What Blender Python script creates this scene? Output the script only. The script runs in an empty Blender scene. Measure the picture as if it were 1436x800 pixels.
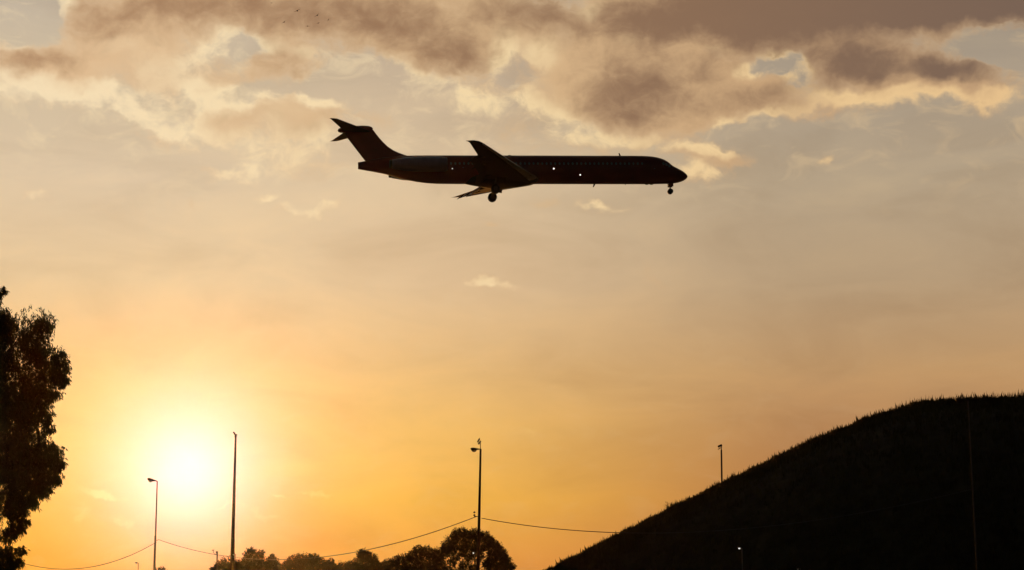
import bpy, bmesh, math, random
import numpy as np
from mathutils import Vector, Matrix, Euler

R = math.radians
scene = bpy.context.scene
COL = scene.collection

# ------------------------------------------------------------------ camera
FOC = 2680.0                      # focal length in photograph pixels (1436 wide)
EYE = Vector((0.0, 0.0, 1.7))
PITCH = R(9.0)
cam_data = bpy.data.cameras.new('camera')
cam = bpy.data.objects.new('camera', cam_data)
COL.objects.link(cam)
cam.location = EYE
cam.rotation_euler = (math.pi / 2 + PITCH, 0, 0)
cam_data.sensor_fit = 'HORIZONTAL'
cam_data.sensor_width = 36.0
cam_data.lens = 36.0 * FOC / 1436.0
cam_data.clip_start = 0.5
cam_data.clip_end = 20000
scene.camera = cam


def ray(px, py):
    """world direction seen at a pixel of the photograph"""
    x, z = (px - 718.0) / FOC, (400.0 - py) / FOC
    c, s = math.cos(PITCH), math.sin(PITCH)
    return Vector((x, c - z * s, s + z * c))


def at(px, py, Y):
    d = ray(px, py)
    return EYE + d * (Y / d.y)


def az_el(px, py):
    d = ray(px, py).normalized()
    return math.atan2(d.x, d.y), math.asin(d.z)


def lin(c):
    return tuple((v / 255 / 12.92) if v <= 10 else ((v / 255 + 0.055) / 1.055) ** 2.4 for v in c)


# ------------------------------------------------------------------ light
SUN_AZ, SUN_EL = az_el(263, 662)
sun_dir = Vector((math.sin(SUN_AZ) * math.cos(SUN_EL), math.cos(SUN_AZ) * math.cos(SUN_EL), math.sin(SUN_EL)))
sun_data = bpy.data.lights.new('sun', 'SUN')
sun_data.energy = 3.0
sun_data.angle = R(0.5)
sun_data.color = (1.0, 0.38, 0.07)
sun = bpy.data.objects.new('sun', sun_data)
COL.objects.link(sun)
sun.rotation_euler = sun_dir.to_track_quat('Z', 'Y').to_euler()
sun.location = (-40, 0, 60)

vs = scene.view_settings
vs.view_transform = 'Standard'
vs.look = 'None'
vs.gamma = 1
vs.exposure = 0
vs.use_curve_mapping = False
scene.cycles.use_denoising = True
scene.cycles.use_adaptive_sampling = False
scene.cycles.sample_clamp_indirect = 0
scene.cycles.max_bounces = 6
scene.cycles.transparent_max_bounces = 8
scene.cycles.volume_bounces = 0

# ------------------------------------------------------------------ sky
world = bpy.data.worlds.new('World')
scene.world = world
world.use_nodes = True
NT = world.node_tree
NT.nodes.clear()


class NB:
    """short forms for building node trees"""
    def __init__(self, tree):
        self.t = tree

    def n(self, typ, **kw):
        nd = self.t.nodes.new(typ)
        for k, v in kw.items():
            setattr(nd, k, v)
        return nd

    def put(self, sock, v):
        if isinstance(v, bpy.types.NodeSocket):
            self.t.links.new(v, sock)
        elif v is not None:
            sock.default_value = v

    def math(self, op, a, b=None, c=None, clamp=False):
        nd = self.n('ShaderNodeMath', operation=op, use_clamp=clamp)
        for i, v in enumerate((a, b, c)):
            if v is not None:
                self.put(nd.inputs[i], v)
        return nd.outputs[0]

    def vmath(self, op, a, b=None):
        nd = self.n('ShaderNodeVectorMath', operation=op)
        self.put(nd.inputs[0], a)
        if b is not None:
            self.put(nd.inputs[3 if op == 'SCALE' else 1], b)
        return nd.outputs[1 if op in ('LENGTH', 'DOT_PRODUCT', 'DISTANCE') else 0]

    def remap(self, v, f0, f1, t0=0.0, t1=1.0, smooth=True):
        nd = self.n('ShaderNodeMapRange', interpolation_type='SMOOTHSTEP' if smooth else 'LINEAR')
        nd.clamp = True
        for i, x in enumerate((v, f0, f1, t0, t1)):
            self.put(nd.inputs[i], x)
        return nd.outputs[0]

    def mix(self, f, a, b, blend='MIX'):
        nd = self.n('ShaderNodeMix', data_type='RGBA', blend_type=blend)
        self.put(nd.inputs[0], f)
        self.put(nd.inputs[6], a if isinstance(a, bpy.types.NodeSocket) else (*a, 1))
        self.put(nd.inputs[7], b if isinstance(b, bpy.types.NodeSocket) else (*b, 1))
        return nd.outputs[2]

    def ramp(self, f, stops):
        nd = self.n('ShaderNodeValToRGB')
        nd.color_ramp.interpolation = 'EASE' if False else 'LINEAR'
        el = nd.color_ramp.elements
        while len(el) > 1:
            el.remove(el[0])
        for i, (p, c) in enumerate(stops):
            e = el[0] if i == 0 else el.new(p)
            e.position = p
            e.color = (*c, 1)
        self.put(nd.inputs[0], f)
        return nd.outputs[0]

    def noise(self, vec, scale, detail=5, rough=0.55, dist=0.0, lac=2.0):
        nd = self.n('ShaderNodeTexNoise')
        self.put(nd.inputs['Vector'], vec)
        nd.inputs['Scale'].default_value = scale
        nd.inputs['Detail'].default_value = detail
        nd.inputs['Roughness'].default_value = rough
        nd.inputs['Distortion'].default_value = dist
        nd.inputs['Lacunarity'].default_value = lac
        return nd


def chart(px, py):
    """photograph pixel -> sky chart units (azimuth, elevation at 2680 units per radian)"""
    a, e = az_el(px, py)
    return 718 + a * FOC, 400 - (e - PITCH) * FOC


# cloud masses of this evening sky: centre, half axes, tilt in degrees, weight
CLOUDS = [
    # upper left bank
    (200, 8, 150, 66, 0, 1.25), (330, 0, 160, 58, 0, 1.2), (480, 15, 160, 75, 0, 1.25), (620, 20, 150, 80, 0, 1.25),
    (640, 85, 100, 48, -10, 0.95), (740, 40, 120, 65, 20, 1.0), (560, 55, 100, 45, 15, 0.9), (170, 45, 90, 45, 0, 0.8),
    (190, 85, 120, 45, 15, 0.55), (230, 105, 90, 40, 30, 0.5), (110, 90, 110, 50, 10, 0.7),
    (40, 85, 120, 40, 5, 1.25), (60, 125, 150, 40, 3, 0.5), (170, 150, 80, 28, 15, 0.45),
    (90, 15, 35, 24, 30, 0.5), (270, 70, 80, 36, 0, 0.5), (395, 80, 70, 42, 10, 1.1), (290, 120, 70, 36, -10, 0.55), (345, 98, 60, 24, -10, 0.5),
    # bright heap left of the aeroplane
    (350, 165, 92, 40, -2, 1.05), (435, 172, 62, 36, 5, 1.1), (285, 185, 80, 34, -10, 0.5), (390, 210, 100, 42, 5, 0.42),
    (470, 158, 44, 25, 10, 0.5), (430, 235, 90, 26, 0, 0.25), (530, 178, 50, 18, 10, 0.22), (210, 175, 60, 26, 20, 0.3),
    # big brown mass in the middle and the right
    (850, 105, 120, 62, 10, 1.05), (940, 125, 160, 76, 5, 1.6), (872, 160, 112, 42, 18, 1.0), (1000, 90, 120, 58, 0, 1.0),
    (955, 176, 60, 20, 0, 0.42), (1060, 135, 110, 36, -12, 1.1), (880, 40, 120, 60, 0, 1.0),
    (960, 20, 190, 60, 0, 1.5), (1120, 15, 190, 60, 0, 1.5), (1290, 5, 190, 46, 3, 1.35), (1430, -5, 130, 44, 5, 1.4), (1340, 15, 120, 40, 0, 1.0),
    (1180, 78, 100, 48, 5, 1.3), (1265, 90, 125, 42, 8, 1.45), (1345, 112, 95, 32, 12, 1.15), (1240, 132, 160, 26, -3, 0.62),
    (1390, 138, 60, 24, 5, 0.6), (1150, 142, 100, 24, -10, 0.5),
    (780, 130, 80, 54, 0, 0.45), (740, 190, 120, 34, -5, 0.26), (830, 205, 100, 26, 5, 0.3), (690, 135, 100, 34, 0, 0.5), (800, 60, 60, 40, 0, 0.4),
    # fragments
    (985, 222, 76, 20, 3, 0.9), (975, 250, 50, 20, -5, 0.8), (1020, 222, 40, 14, 10, 0.5), (1163, 221, 20, 13, 0, 0.6),
    (303, 246, 38, 11, 3, 0.5), (345, 248, 26, 16, 20, 0.45), (372, 277, 30, 12, -10, 0.52), (447, 286, 40, 11, -5, 0.5),
    (402, 292, 22, 9, -20, 0.42), (268, 286, 12, 10, 0, 0.4), (845, 287, 50, 10, 5, 0.44), (770, 287, 30, 10, 5, 0.36), (50, 268, 30, 11, 0, 0.4),
    (688, 405, 70, 12, 4, 0.42), (915, 385, 26, 10, 20, 0.26), (690, 310, 18, 10, 0, 0.36),
    (135, 696, 46, 8, 8, 0.42), (170, 703, 34, 6, 4, 0.3), (118, 722, 26, 16, 25, 0.34), (180, 730, 22, 8, 0, 0.4),
    (445, 686, 40, 4, 0, 0.42), (396, 697, 24, 4, 5, 0.32), (350, 724, 60, 5, 4, 0.36), (745, 606, 40, 5, 0, 0.25),
]
HOLES = [
    (350, 60, 34, 24, -25, 1.15), (520, 110, 54, 32, 0, 0.8), (1090, 90, 54, 20, -8, 1.0), (1122, 110, 30, 16, -30, 0.6), (1005, 78, 30, 16, 10, 0.7), (30, 18, 72, 52, 20, 1.5),
    (728, 85, 26, 46, 10, 0.25), (795, 55, 44, 28, 0, 0.7), (880, 50, 34, 16, 0, 0.45), (1425, 78, 72, 24, 6, 1.2), (265, 140, 30, 20, 0, 0.5),
    (470, 112, 50, 30, 10, 0.7), (1040, 182, 60, 18, -10, 0.5),
]


def density_group(blobs, darks, lights):
    """'Density' gives the outline of the clouds, 'Shade' how deep the cloud is between us and the light; both torn up by noise"""
    dens = bpy.data.node_groups.new('cloud_density', 'ShaderNodeTree')
    dens.interface.new_socket('P', in_out='INPUT', socket_type='NodeSocketVector')
    dens.interface.new_socket('Density', in_out='OUTPUT', socket_type='NodeSocketFloat')
    dens.interface.new_socket('Shade', in_out='OUTPUT', socket_type='NodeSocketFloat')
    dens.interface.new_socket('Light', in_out='OUTPUT', socket_type='NodeSocketFloat')
    g = NB(dens)
    gi, go = g.n('NodeGroupInput'), g.n('NodeGroupOutput')
    P0 = gi.outputs[0]
    warp = g.noise(P0, 0.012, 4, 0.6)
    w1 = g.vmath('SCALE', g.vmath('SUBTRACT', warp.outputs['Color'], (0.5, 0.5, 0.5)), WARP)
    P1 = g.vmath('MULTIPLY', g.vmath('ADD', P0, w1), (1, 1, 0))

    def summed(items, reach, first):
        total = first
        for (bx_, by_, rx, ry, rot, wt) in items:
            cx, cy = chart(bx_, by_)
            m = g.n('ShaderNodeMapping', vector_type='TEXTURE')
            if total is None:
                g.put(m.inputs['Vector'], P1)
            else:                          # a chain, so the masses are summed one after the other
                ch = g.n('ShaderNodeVectorMath', operation='MULTIPLY_ADD')
                g.put(ch.inputs[0], total)
                ch.inputs[1].default_value = (1e-6, 1e-6, 0)
                g.put(ch.inputs[2], P1)
                g.put(m.inputs['Vector'], ch.outputs[0])
            m.inputs['Location'].default_value = (cx, cy, 0)
            m.inputs['Rotation'].default_value = (0, 0, R(rot))
            m.inputs['Scale'].default_value = (rx * reach, ry * reach, 1)
            f = g.remap(g.vmath('LENGTH', m.outputs[0]), 0.0, 1.0, wt, 0.0)
            total = f if total is None else g.math('ADD', total, f)
        return total

    total = g.math('MAXIMUM', summed(blobs, REACH, None), 0.0)
    P2 = g.vmath('MULTIPLY', g.vmath('ADD', P0, g.vmath('SCALE', w1, 0.35)), (1, 1.3, 0))
    slow = g.math('SUBTRACT', g.noise(P2, 0.016, 3, 0.5, 0.25).outputs['Fac'], 0.5)
    fine = g.math('SUBTRACT', g.noise(g.vmath('ADD', P2, (913, 77, 5)), 0.028, 9, 0.62, 0.35).outputs['Fac'], 0.5)
    gate = g.remap(total, 0.0, 0.3)
    full = g.math('ADD', total, g.math('MULTIPLY', g.math('ADD', g.math('MULTIPLY', slow, 0.9), g.math('MULTIPLY', fine, 1.7)), gate))
    D = g.math('SUBTRACT', full, 0.2)
    if darks:
        k = summed(darks, 1.55, g.math('MULTIPLY', D, 1e-6))
        k = g.math('ADD', k, g.math('ADD', g.math('MULTIPLY', slow, 0.5), g.math('MULTIPLY', fine, 1.0)))
        k = g.math('MULTIPLY', g.remap(k, 0.05, 1.15), g.remap(D, -0.05, 0.6))
    else:
        k = g.math('MULTIPLY', D, 1e-6)
    g.put(go.inputs[0], D)
    g.put(go.inputs[1], k)
    if lights:
        q = summed(lights, 1.55, g.math('MULTIPLY', k, 1e-6))
        q = g.remap(g.math('ADD', q, g.math('MULTIPLY', fine, 1.3)), 0.1, 1.0)
    else:
        q = g.math('MULTIPLY', k, 1e-6)
    g.put(go.inputs[2], q)
    return dens


WARP, REACH = 70.0, 1.25
ALL = CLOUDS + [(h[0], h[1], h[2], h[3], h[4], -h[5]) for h in HOLES]


DARKS = [   # where the banks are deep enough to turn brown
    (200, 18, 120, 40, 0, 0.62), (330, 0, 130, 40, 0, 0.72), (480, 22, 120, 52, 0, 0.7), (600, 40, 105, 60, 0, 0.64), (645, 88, 66, 34, -5, 0.6), (745, 20, 95, 42, 10, 0.75),
    (25, 84, 80, 24, 3, 0.65), (80, 78, 50, 20, 0, 0.3), (392, 84, 56, 30, 10, 0.5), (130, 40, 50, 30, 0, 0.35),
    (425, 182, 50, 26, 0, 0.34), (345, 168, 46, 20, 0, 0.26), (470, 165, 24, 16, 0, 0.25),
    (860, 120, 84, 50, 10, 0.55), (930, 148, 110, 36, 3, 0.5), (970, 100, 105, 42, 5, 0.55), (870, 168, 70, 22, 10, 0.35),
    (1000, 14, 180, 42, 0, 0.95), (1160, 10, 180, 44, 0, 1.0), (1300, 5, 160, 38, 0, 0.95), (1425, 6, 100, 44, 0, 0.9), (890, 40, 80, 34, 0, 0.6),
    (1080, 140, 80, 22, -8, 0.55), (1165, 84, 80, 36, 5, 0.66), (1255, 84, 105, 30, 5, 0.78), (1345, 102, 68, 20, 12, 0.8), (1020, 228, 26, 9, 5, 0.3), (1060, 60, 80, 24, 0, 0.5),
]
LIGHTS = [  # where the low sun catches thin or facing cloud
    (80, 128, 140, 28, 4, 1.1), (180, 150, 80, 26, 10, 0.8), (240, 100, 80, 34, 25, 0.7), (310, 62, 54, 20, -20, 1.0), (370, 55, 30, 16, 0, 0.8), (78, 10, 26, 20, 0, 1.3), (20, 62, 40, 10, 0, 0.6), (150, 60, 40, 16, 0, 0.4),
    (330, 140, 66, 18, -4, 1.2), (450, 146, 38, 14, 10, 1.2), (380, 215, 100, 30, 0, 0.7), (270, 182, 60, 26, 0, 0.8), (420, 70, 40, 14, 10, 0.6), (390, 165, 60, 30, 0, 0.4), (460, 195, 40, 24, 0, 0.5), (300, 125, 50, 16, 0, 0.6), (210, 170, 50, 18, 10, 0.5),
    (620, 138, 100, 22, 5, 1.1), (570, 110, 40, 18, 30, 0.9), (705, 70, 20, 44, 10, 1.0), (760, 75, 40, 30, 0, 0.8), (825, 15, 24, 16, 0, 0.9), (890, 52, 40, 14, -10, 0.7), (790, 165, 56, 38, 30, 0.75), (700, 150, 60, 26, 0, 0.6),
    (1060, 100, 26, 16, -10, 1.2), (1118, 95, 28, 20, 20, 1.1), (1085, 75, 30, 8, 0, 0.7), (1015, 66, 34, 10, 0, 0.6), (1210, 133, 110, 18, 2, 0.95), (1310, 138, 100, 18, 5, 1.0), (1405, 142, 34, 18, 10, 0.9), (1080, 160, 70, 10, -8, 0.7),
    (1005, 180, 24, 12, -30, 0.8), (850, 195, 90, 16, 8, 0.7), (980, 214, 54, 11, 0, 1.1), (975, 246, 46, 15, 0, 0.95), (1163, 221, 18, 12, 0, 0.8),
    (345, 248, 60, 20, 0, 0.8), (410, 282, 74, 17, 0, 1.0), (845, 287, 54, 11, 0, 0.8), (688, 405, 66, 12, 0, 0.6), (50, 268, 30, 12, 0, 0.6),
]


def reaching(items, t, x0, x1, y0, y1):
    out = []
    for q in items:
        r = R(q[4])
        ex = t * math.hypot(q[2] * math.cos(r), q[3] * math.sin(r)) + 55
        ey = t * math.hypot(q[2] * math.sin(r), q[3] * math.cos(r)) + 55
        if x0 - ex < q[0] < x1 + ex and y0 - ey < q[1] < y1 + ey:
            out.append(q)
    return out


b = NB(NT)
geo = b.n('ShaderNodeTexCoord')
DIR = b.vmath('NORMALIZE', geo.outputs['Generated'])
sep = b.n('ShaderNodeSeparateXYZ')
b.put(sep.inputs[0], DIR)
AZ = b.math('ARCTAN2', sep.outputs[0], sep.outputs[1])
EL = b.math('ARCSINE', sep.outputs[2])
CX = b.math('MULTIPLY_ADD', AZ, FOC, 718.0)
CY = b.math('MULTIPLY_ADD', EL, -FOC, 400.0 + PITCH * FOC)
cmb = b.n('ShaderNodeCombineXYZ')
b.put(cmb.inputs[0], CX)
b.put(cmb.inputs[1], CY)
PP = cmb.outputs[0]

# clear air behind the clouds: colour by height above the horizon, in three bearings
T = b.remap(CY, -100.0, 900.0, smooth=False)


def rampcol(stops):
    return b.ramp(T, [((y + 100) / 1000.0, lin(c)) for y, c in stops])


left = rampcol([(0, (192, 177, 158)), (120, (210, 190, 160)), (260, (220, 196, 164)), (400, (229, 197, 152)), (520, (243, 188, 118)), (620, (249, 185, 92)), (700, (250, 178, 68)), (800, (246, 160, 50))])
mid = rampcol([(0, (188, 168, 144)), (120, (200, 177, 149)), (260, (220, 194, 158)), (400, (225, 192, 150)), (500, (227, 185, 127)), (600, (238, 186, 102)), (700, (243, 180, 73)), (800, (229, 151, 68))])
right = rampcol([(0, (156, 142, 125)), (120, (170, 154, 134)), (260, (181, 161, 134)), (400, (183, 156, 123)), (520, (189, 149, 104)), (650, (180, 126, 78)), (800, (176, 108, 58))])
sky = b.mix(b.remap(CX, 100.0, 700.0), left, mid)
sky = b.mix(b.remap(CX, 520.0, 1180.0), sky, right)
# faint uneven veil
veil = b.noise(b.vmath('MULTIPLY', PP, (0.6, 1.6, 0)), 0.0065, 6, 0.55, 0.6).outputs['Fac']
sky = b.mix(1.0, sky, b.ramp(veil, [(0.25, (0.87, 0.85, 0.835)), (0.5, (0.985, 0.985, 0.985)), (0.78, (1.10, 1.085, 1.04))]), 'MULTIPLY')

# thin mottled high cloud catching the light under the thick banks
mott = b.noise(b.vmath('MULTIPLY', PP, (0.8, 1.5, 0)), 0.018, 7, 0.62, 0.8).outputs['Fac']
m_on = b.math('MULTIPLY', b.remap(mott, 0.47, 0.72), b.remap(b.math('ADD', CY, b.math('MULTIPLY', veil, 160.0)), 240.0, 400.0, 0.5, 0.05))
sky = b.mix(m_on, sky, b.mix(b.remap(CX, 200.0, 1436.0), lin((246, 222, 178)), lin((214, 184, 142))))

# the sun's own disc and aureole
ang = b.math('ARCCOSINE', b.math('MINIMUM', b.vmath('DOT_PRODUCT', DIR, tuple(sun_dir)), 0.9999999))
def halo(sig, amp, col):
    e = b.math('EXPONENT', b.math('MULTIPLY', b.math('POWER', b.math('DIVIDE', ang, sig), 2.0), -1.0))
    return b.vmath('SCALE', tuple(v for v in col), b.math('MULTIPLY', e, amp))
low_dim = b.remap(CY, 640.0, 800.0, 1.0, 0.3)         # thicker air close to the horizon swallows the aureole
disc = halo(R(1.1), 0.16, (0.6, 0.8, 1.0))
aur = halo(R(2.25), 0.55, (0.4, 0.12, 1.0))
aur2 = b.vmath('SCALE', halo(R(4.8), 0.31, (0.2, 0.5, 0.38)), low_dim)

# clouds: built per stretch of sky, so that each stretch only sums the masses near it
warmth = b.remap(CX, 0.0, 1436.0, smooth=False)
c_hi = b.ramp(warmth, [(0.0, lin((247, 224, 184))), (0.5, lin((245, 217, 168))), (0.8, lin((238, 202, 148))), (1.0, lin((232, 193, 140)))])
c_mid = b.ramp(warmth, [(0.0, lin((224, 188, 146))), (0.5, lin((216, 180, 136))), (0.8, lin((202, 164, 122))), (1.0, lin((192, 156, 118)))])
c_lo = b.ramp(warmth, [(0.0, lin((164, 124, 90))), (0.4, lin((150, 115, 86))), (0.68, lin((138, 107, 83))), (1.0, lin((120, 97, 82)))])
low_c = lin((255, 220, 128))


def clouded(base, blobs, darks, lights):
    n0 = b.n('ShaderNodeGroup', node_tree=density_group(blobs, darks, lights))
    b.put(n0.inputs[0], PP)
    D, K, Q = n0.outputs[0], n0.outputs[1], n0.outputs[2]
    c = b.mix(0.7, base, c_mid)                       # unlit thin cloud hardly differs from the air behind
    c = b.mix(b.remap(D, 0.2, 1.3), c, c_mid)
    c = b.mix(b.math('MULTIPLY', Q, b.remap(D, 1.7, 0.3, 0.35, 1.0)), c, c_hi)
    c = b.mix(K, c, c_lo)
    c = b.mix(b.remap(CY, 480.0, 640.0), c, low_c)     # low ones stand in the glow
    return b.mix(b.math('MULTIPLY', b.remap(D, -0.2, 0.55), b.remap(CY, 480.0, 640.0, 0.97, 0.38)), base, c)


# the rest of the dome, away from the sunset
nish = b.n('ShaderNodeTexSky', sky_type='NISHITA')
nish.sun_disc = False
nish.sun_elevation = SUN_EL
nish.sun_rotation = SUN_AZ
nish.air_density = 1.2
nish.dust_density = 3.0
dome = b.vmath('SCALE', nish.outputs[0], 0.02)
facing = b.vmath('DOT_PRODUCT', DIR, tuple(ray(718, 420).normalized()))
front = b.remap(facing, 0.55, 0.93)
glow = b.vmath('ADD', b.vmath('ADD', disc, aur), aur2)


def background(col):
    nd = b.n('ShaderNodeBackground')
    b.put(nd.inputs['Color'], b.mix(front, dome, b.vmath('ADD', col, glow)))
    nd.inputs['Strength'].default_value = 1.0
    return nd.outputs[0]


def choose(f, a_, b_):
    nd = b.n('ShaderNodeMixShader')
    b.put(nd.inputs[0], f)
    NT.links.new(a_, nd.inputs[1])
    NT.links.new(b_, nd.inputs[2])
    return nd.outputs[0]


WIDE = 1500
near_view = b.math('LESS_THAN', b.math('ABSOLUTE', b.math('SUBTRACT', CX, 718.0)), 1100.0)
edges = [-400, 300, 640, 930, 1180, 1850]
top = None
for i in range(5):
    sh = background(clouded(sky, reaching(ALL, REACH, edges[i], edges[i + 1], -250, 320), *(reaching(q, 1.55, edges[i], edges[i + 1], -250, 320) for q in (DARKS, LIGHTS))))
    top = sh if top is None else choose(b.math('GREATER_THAN', CX, chart(edges[i], 200)[0]), top, sh)
clear = background(sky)
low = background(clouded(sky, reaching(ALL, REACH, -300, 1700, 350, 800), [], reaching(LIGHTS, 1.55, -300, 1700, 350, 800)))
in_top = b.math('MULTIPLY', near_view, b.math('MULTIPLY', b.math('LESS_THAN', CY, 318.0), b.math('GREATER_THAN', CY, -260.0)))
in_low = b.math('MULTIPLY', near_view, b.math('MULTIPLY', b.math('LESS_THAN', CY, 800.0), b.math('GREATER_THAN', CY, 350.0)))
wo = b.n('ShaderNodeOutputWorld')
NT.links.new(choose(in_top, choose(in_low, clear, low), top), wo.inputs[0])

# ------------------------------------------------------------------ helpers
rng = np.random.default_rng(7)
random.seed(7)


def tag(o, label=None, category=None, group=None, kind=None):
    if label:
        o['label'] = label
    if category:
        o['category'] = category
    if group:
        o['group'] = group
    if kind:
        o['kind'] = kind
    return o


def empty(name, loc=(0, 0, 0)):
    o = bpy.data.objects.new(name, None)
    o.empty_display_size = 0.3
    COL.objects.link(o)
    o.location = loc
    return o


def link(name, me, mat=None, parent=None, smooth=True):
    if mat is not None:
        me.materials.clear()
        me.materials.append(mat)
    if smooth and len(me.polygons):
        me.polygons.foreach_set('use_smooth', [True] * len(me.polygons))
    o = bpy.data.objects.new(name, me)
    COL.objects.link(o)
    if parent is not None:
        o.parent = parent
    return o


def mesh_np(name, verts, loops, per):
    me = bpy.data.meshes.new(name)
    verts = np.asarray(verts, dtype=np.float32)
    loops = np.asarray(loops, dtype=np.int32).ravel()
    nf = len(loops) // per
    me.vertices.add(len(verts))
    me.vertices.foreach_set('co', verts.ravel())
    me.loops.add(len(loops))
    me.loops.foreach_set('vertex_index', loops)
    me.polygons.add(nf)
    me.polygons.foreach_set('loop_start', np.arange(0, nf * per, per, dtype=np.int32))
    me.update(calc_edges=True)
    return me


class MB:
    """gathers simple solids into one mesh"""
    def __init__(self):
        self.v, self.f = [], []

    def add(self, vs_, fs_):
        o = len(self.v)
        self.v += [tuple(p) for p in vs_]
        self.f += [tuple(i + o for i in q) for q in fs_]

    def loft(self, rings, cap=True):
        n = len(rings[0])
        vs_ = [p for r in rings for p in r]
        fs_ = []
        for k in range(len(rings) - 1):
            for i in range(n):
                j = (i + 1) % n
                fs_.append((k * n + i, k * n + j, (k + 1) * n + j, (k + 1) * n + i))
        if cap:
            fs_.append(tuple(reversed(range(n))))
            fs_.append(tuple((len(rings) - 1) * n + i for i in range(n)))
        self.add(vs_, fs_)

    def tube(self, pts, rad, n=10):
        pts = [Vector(p) for p in pts]
        rad = [rad] * len(pts) if not hasattr(rad, '__len__') else rad
        rings = []
        up = Vector((0.31, 0.2, 0.93)).normalized()
        for i, p in enumerate(pts):
            t = (pts[min(i + 1, len(pts) - 1)] - pts[max(i - 1, 0)]).normalized()
            if abs(t.dot(up)) > 0.97:
                u = t.cross(Vector((1, 0, 0.1))).normalized()
            else:
                u = t.cross(up).normalized()
            w = t.cross(u)
            rings.append([p + (u * math.cos(a) + w * math.sin(a)) * rad[i] for a in [2 * math.pi * k / n for k in range(n)]])
        self.loft(rings)

    def box(self, c, s, rot=None, bev=0.18):
        """box with chamfered long edges"""
        M = rot.to_matrix() if isinstance(rot, Euler) else (rot or Matrix.Identity(3))
        c = Vector(c)
        hx, hy, hz = s[0] / 2, s[1] / 2, s[2] / 2
        b_ = min(hx, hy, hz) * bev * 2
        rings = []
        for z, k in ((-hz, b_), (-hz + b_, 0), (hz - b_, 0), (hz, b_)):
            X, Y = hx - k, hy - k
            e = b_
            ring = [(-X + e, -Y), (X - e, -Y), (X, -Y + e), (X, Y - e), (X - e, Y), (-X + e, Y), (-X, Y - e), (-X, -Y + e)]
            rings.append([c + M @ Vector((p[0], p[1], z)) for p in ring])
        self.loft(rings)

    def build(self, name, mat, parent=None, smooth=True, auto=True):
        me = bpy.data.meshes.new(name)
        me.from_pydata(self.v, [], self.f)
        bm = bmesh.new()
        bm.from_mesh(me)
        bmesh.ops.recalc_face_normals(bm, faces=bm.faces)
        bm.to_mesh(me)
        bm.free()
        o = link(name, me, mat, parent, smooth)
        if smooth and auto:
            me.set_sharp_from_angle(angle=R(38))
        return o


def ellipse_ring(x, zc, hw, hh, n=32, p=2.0):
    out = []
    for k in range(n):
        a = 2 * math.pi * k / n
        c, s = math.cos(a), math.sin(a)
        out.append((x, hw * math.copysign(abs(c) ** (2 / p), c), zc + hh * math.copysign(abs(s) ** (2 / p), s)))
    return out


# ------------------------------------------------------------------ materials
def material(name, col, rough=0.6, metal=0.0, var=0.25, scale=4.0, spec=0.5, bump=0.0, translucent=0.0, coat=0.0):
    m = bpy.data.materials.new(name)
    m.use_nodes = True
    q = NB(m.node_tree)
    bs = m.node_tree.nodes['Principled BSDF']
    tc = q.n('ShaderNodeTexCoord')
    nz = q.noise(tc.outputs['Object'], scale, 5, 0.6)
    lo = tuple(c * (1 - var) for c in col)
    hi = tuple(min(1, c * (1 + var)) for c in col)
    c_ = q.ramp(nz.outputs['Fac'], [(0.3, lo), (0.7, hi)])
    q.put(bs.inputs['Base Color'], c_)
    q.put(bs.inputs['Roughness'], q.remap(nz.outputs['Fac'], 0.3, 0.7, max(0.02, rough - 0.08), min(1, rough + 0.08)))
    bs.inputs['Metallic'].default_value = metal
    bs.inputs['Specular IOR Level'].default_value = spec
    bs.inputs['Coat Weight'].default_value = coat
    if bump:
        bp = q.n('ShaderNodeBump')
        bp.inputs['Strength'].default_value = bump
        q.put(bp.inputs['Height'], nz.outputs['Fac'])
        q.put(bs.inputs['Normal'], bp.outputs[0])
    if translucent:
        tr = q.n('ShaderNodeBsdfTranslucent')
        q.put(tr.inputs['Color'], c_)
        mx = q.n('ShaderNodeMixShader')
        mx.inputs[0].default_value = translucent
        out = m.node_tree.nodes['Material Output']
        q.t.links.new(bs.outputs[0], mx.inputs[1])
        q.t.links.new(tr.outputs[0], mx.inputs[2])
        q.t.links.new(mx.outputs[0], out.inputs[0])
    return m


def lamp_material(name, col, strength):
    m = bpy.data.materials.new(name)
    m.use_nodes = True
    bs = m.node_tree.nodes['Principled BSDF']
    bs.inputs['Base Color'].default_value = (0.8, 0.8, 0.8, 1)
    bs.inputs['Emission Color'].default_value = (*col, 1)
    bs.inputs['Emission Strength'].default_value = strength
    return m


M_RED = material('red_paint', (0.16, 0.012, 0.010), 0.45, 0, 0.2, 0.6, 0.35)
M_WING = material('grey_wing_paint', (0.032, 0.024, 0.022), 0.8, 0, 0.2, 1.2, 0.12)
M_NAC = material('nacelle_metal', (0.24, 0.26, 0.38), 0.45, 0.3, 0.15, 1.5)
M_BARE = material('polished_edge', (0.35, 0.33, 0.32), 0.35, 0.9, 0.1, 3)
M_FLAP_LIGHT = material('flap_painted_light', (0.45, 0.43, 0.42), 0.6, 0, 0.15, 2)  # paler light on the far flap's underside, put into its colour
M_DARK = material('dark_metal', (0.05, 0.05, 0.05), 0.55, 0.4, 0.2, 4)
M_TYRE = material('tyre_rubber', (0.025, 0.025, 0.025), 0.85, 0, 0.2, 6)
M_GLASS = material('window_glass', (0.16, 0.16, 0.18), 0.3, 0, 0.1, 2, 0.8)
M_HUB = material('wheel_hub', (0.08, 0.08, 0.08), 0.5, 0.5, 0.1, 4)
M_GALV = material('galvanised_steel', (0.10, 0.095, 0.09), 0.6, 0.3, 0.2, 5)
M_STEEL = material('weathered_steel', (0.07, 0.042, 0.028), 0.85, 0, 0.3, 5, 0.15)
M_LENS = material('lamp_glass', (0.55, 0.5, 0.42), 0.2, 0, 0.1, 6, translucent=0.5)
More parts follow.
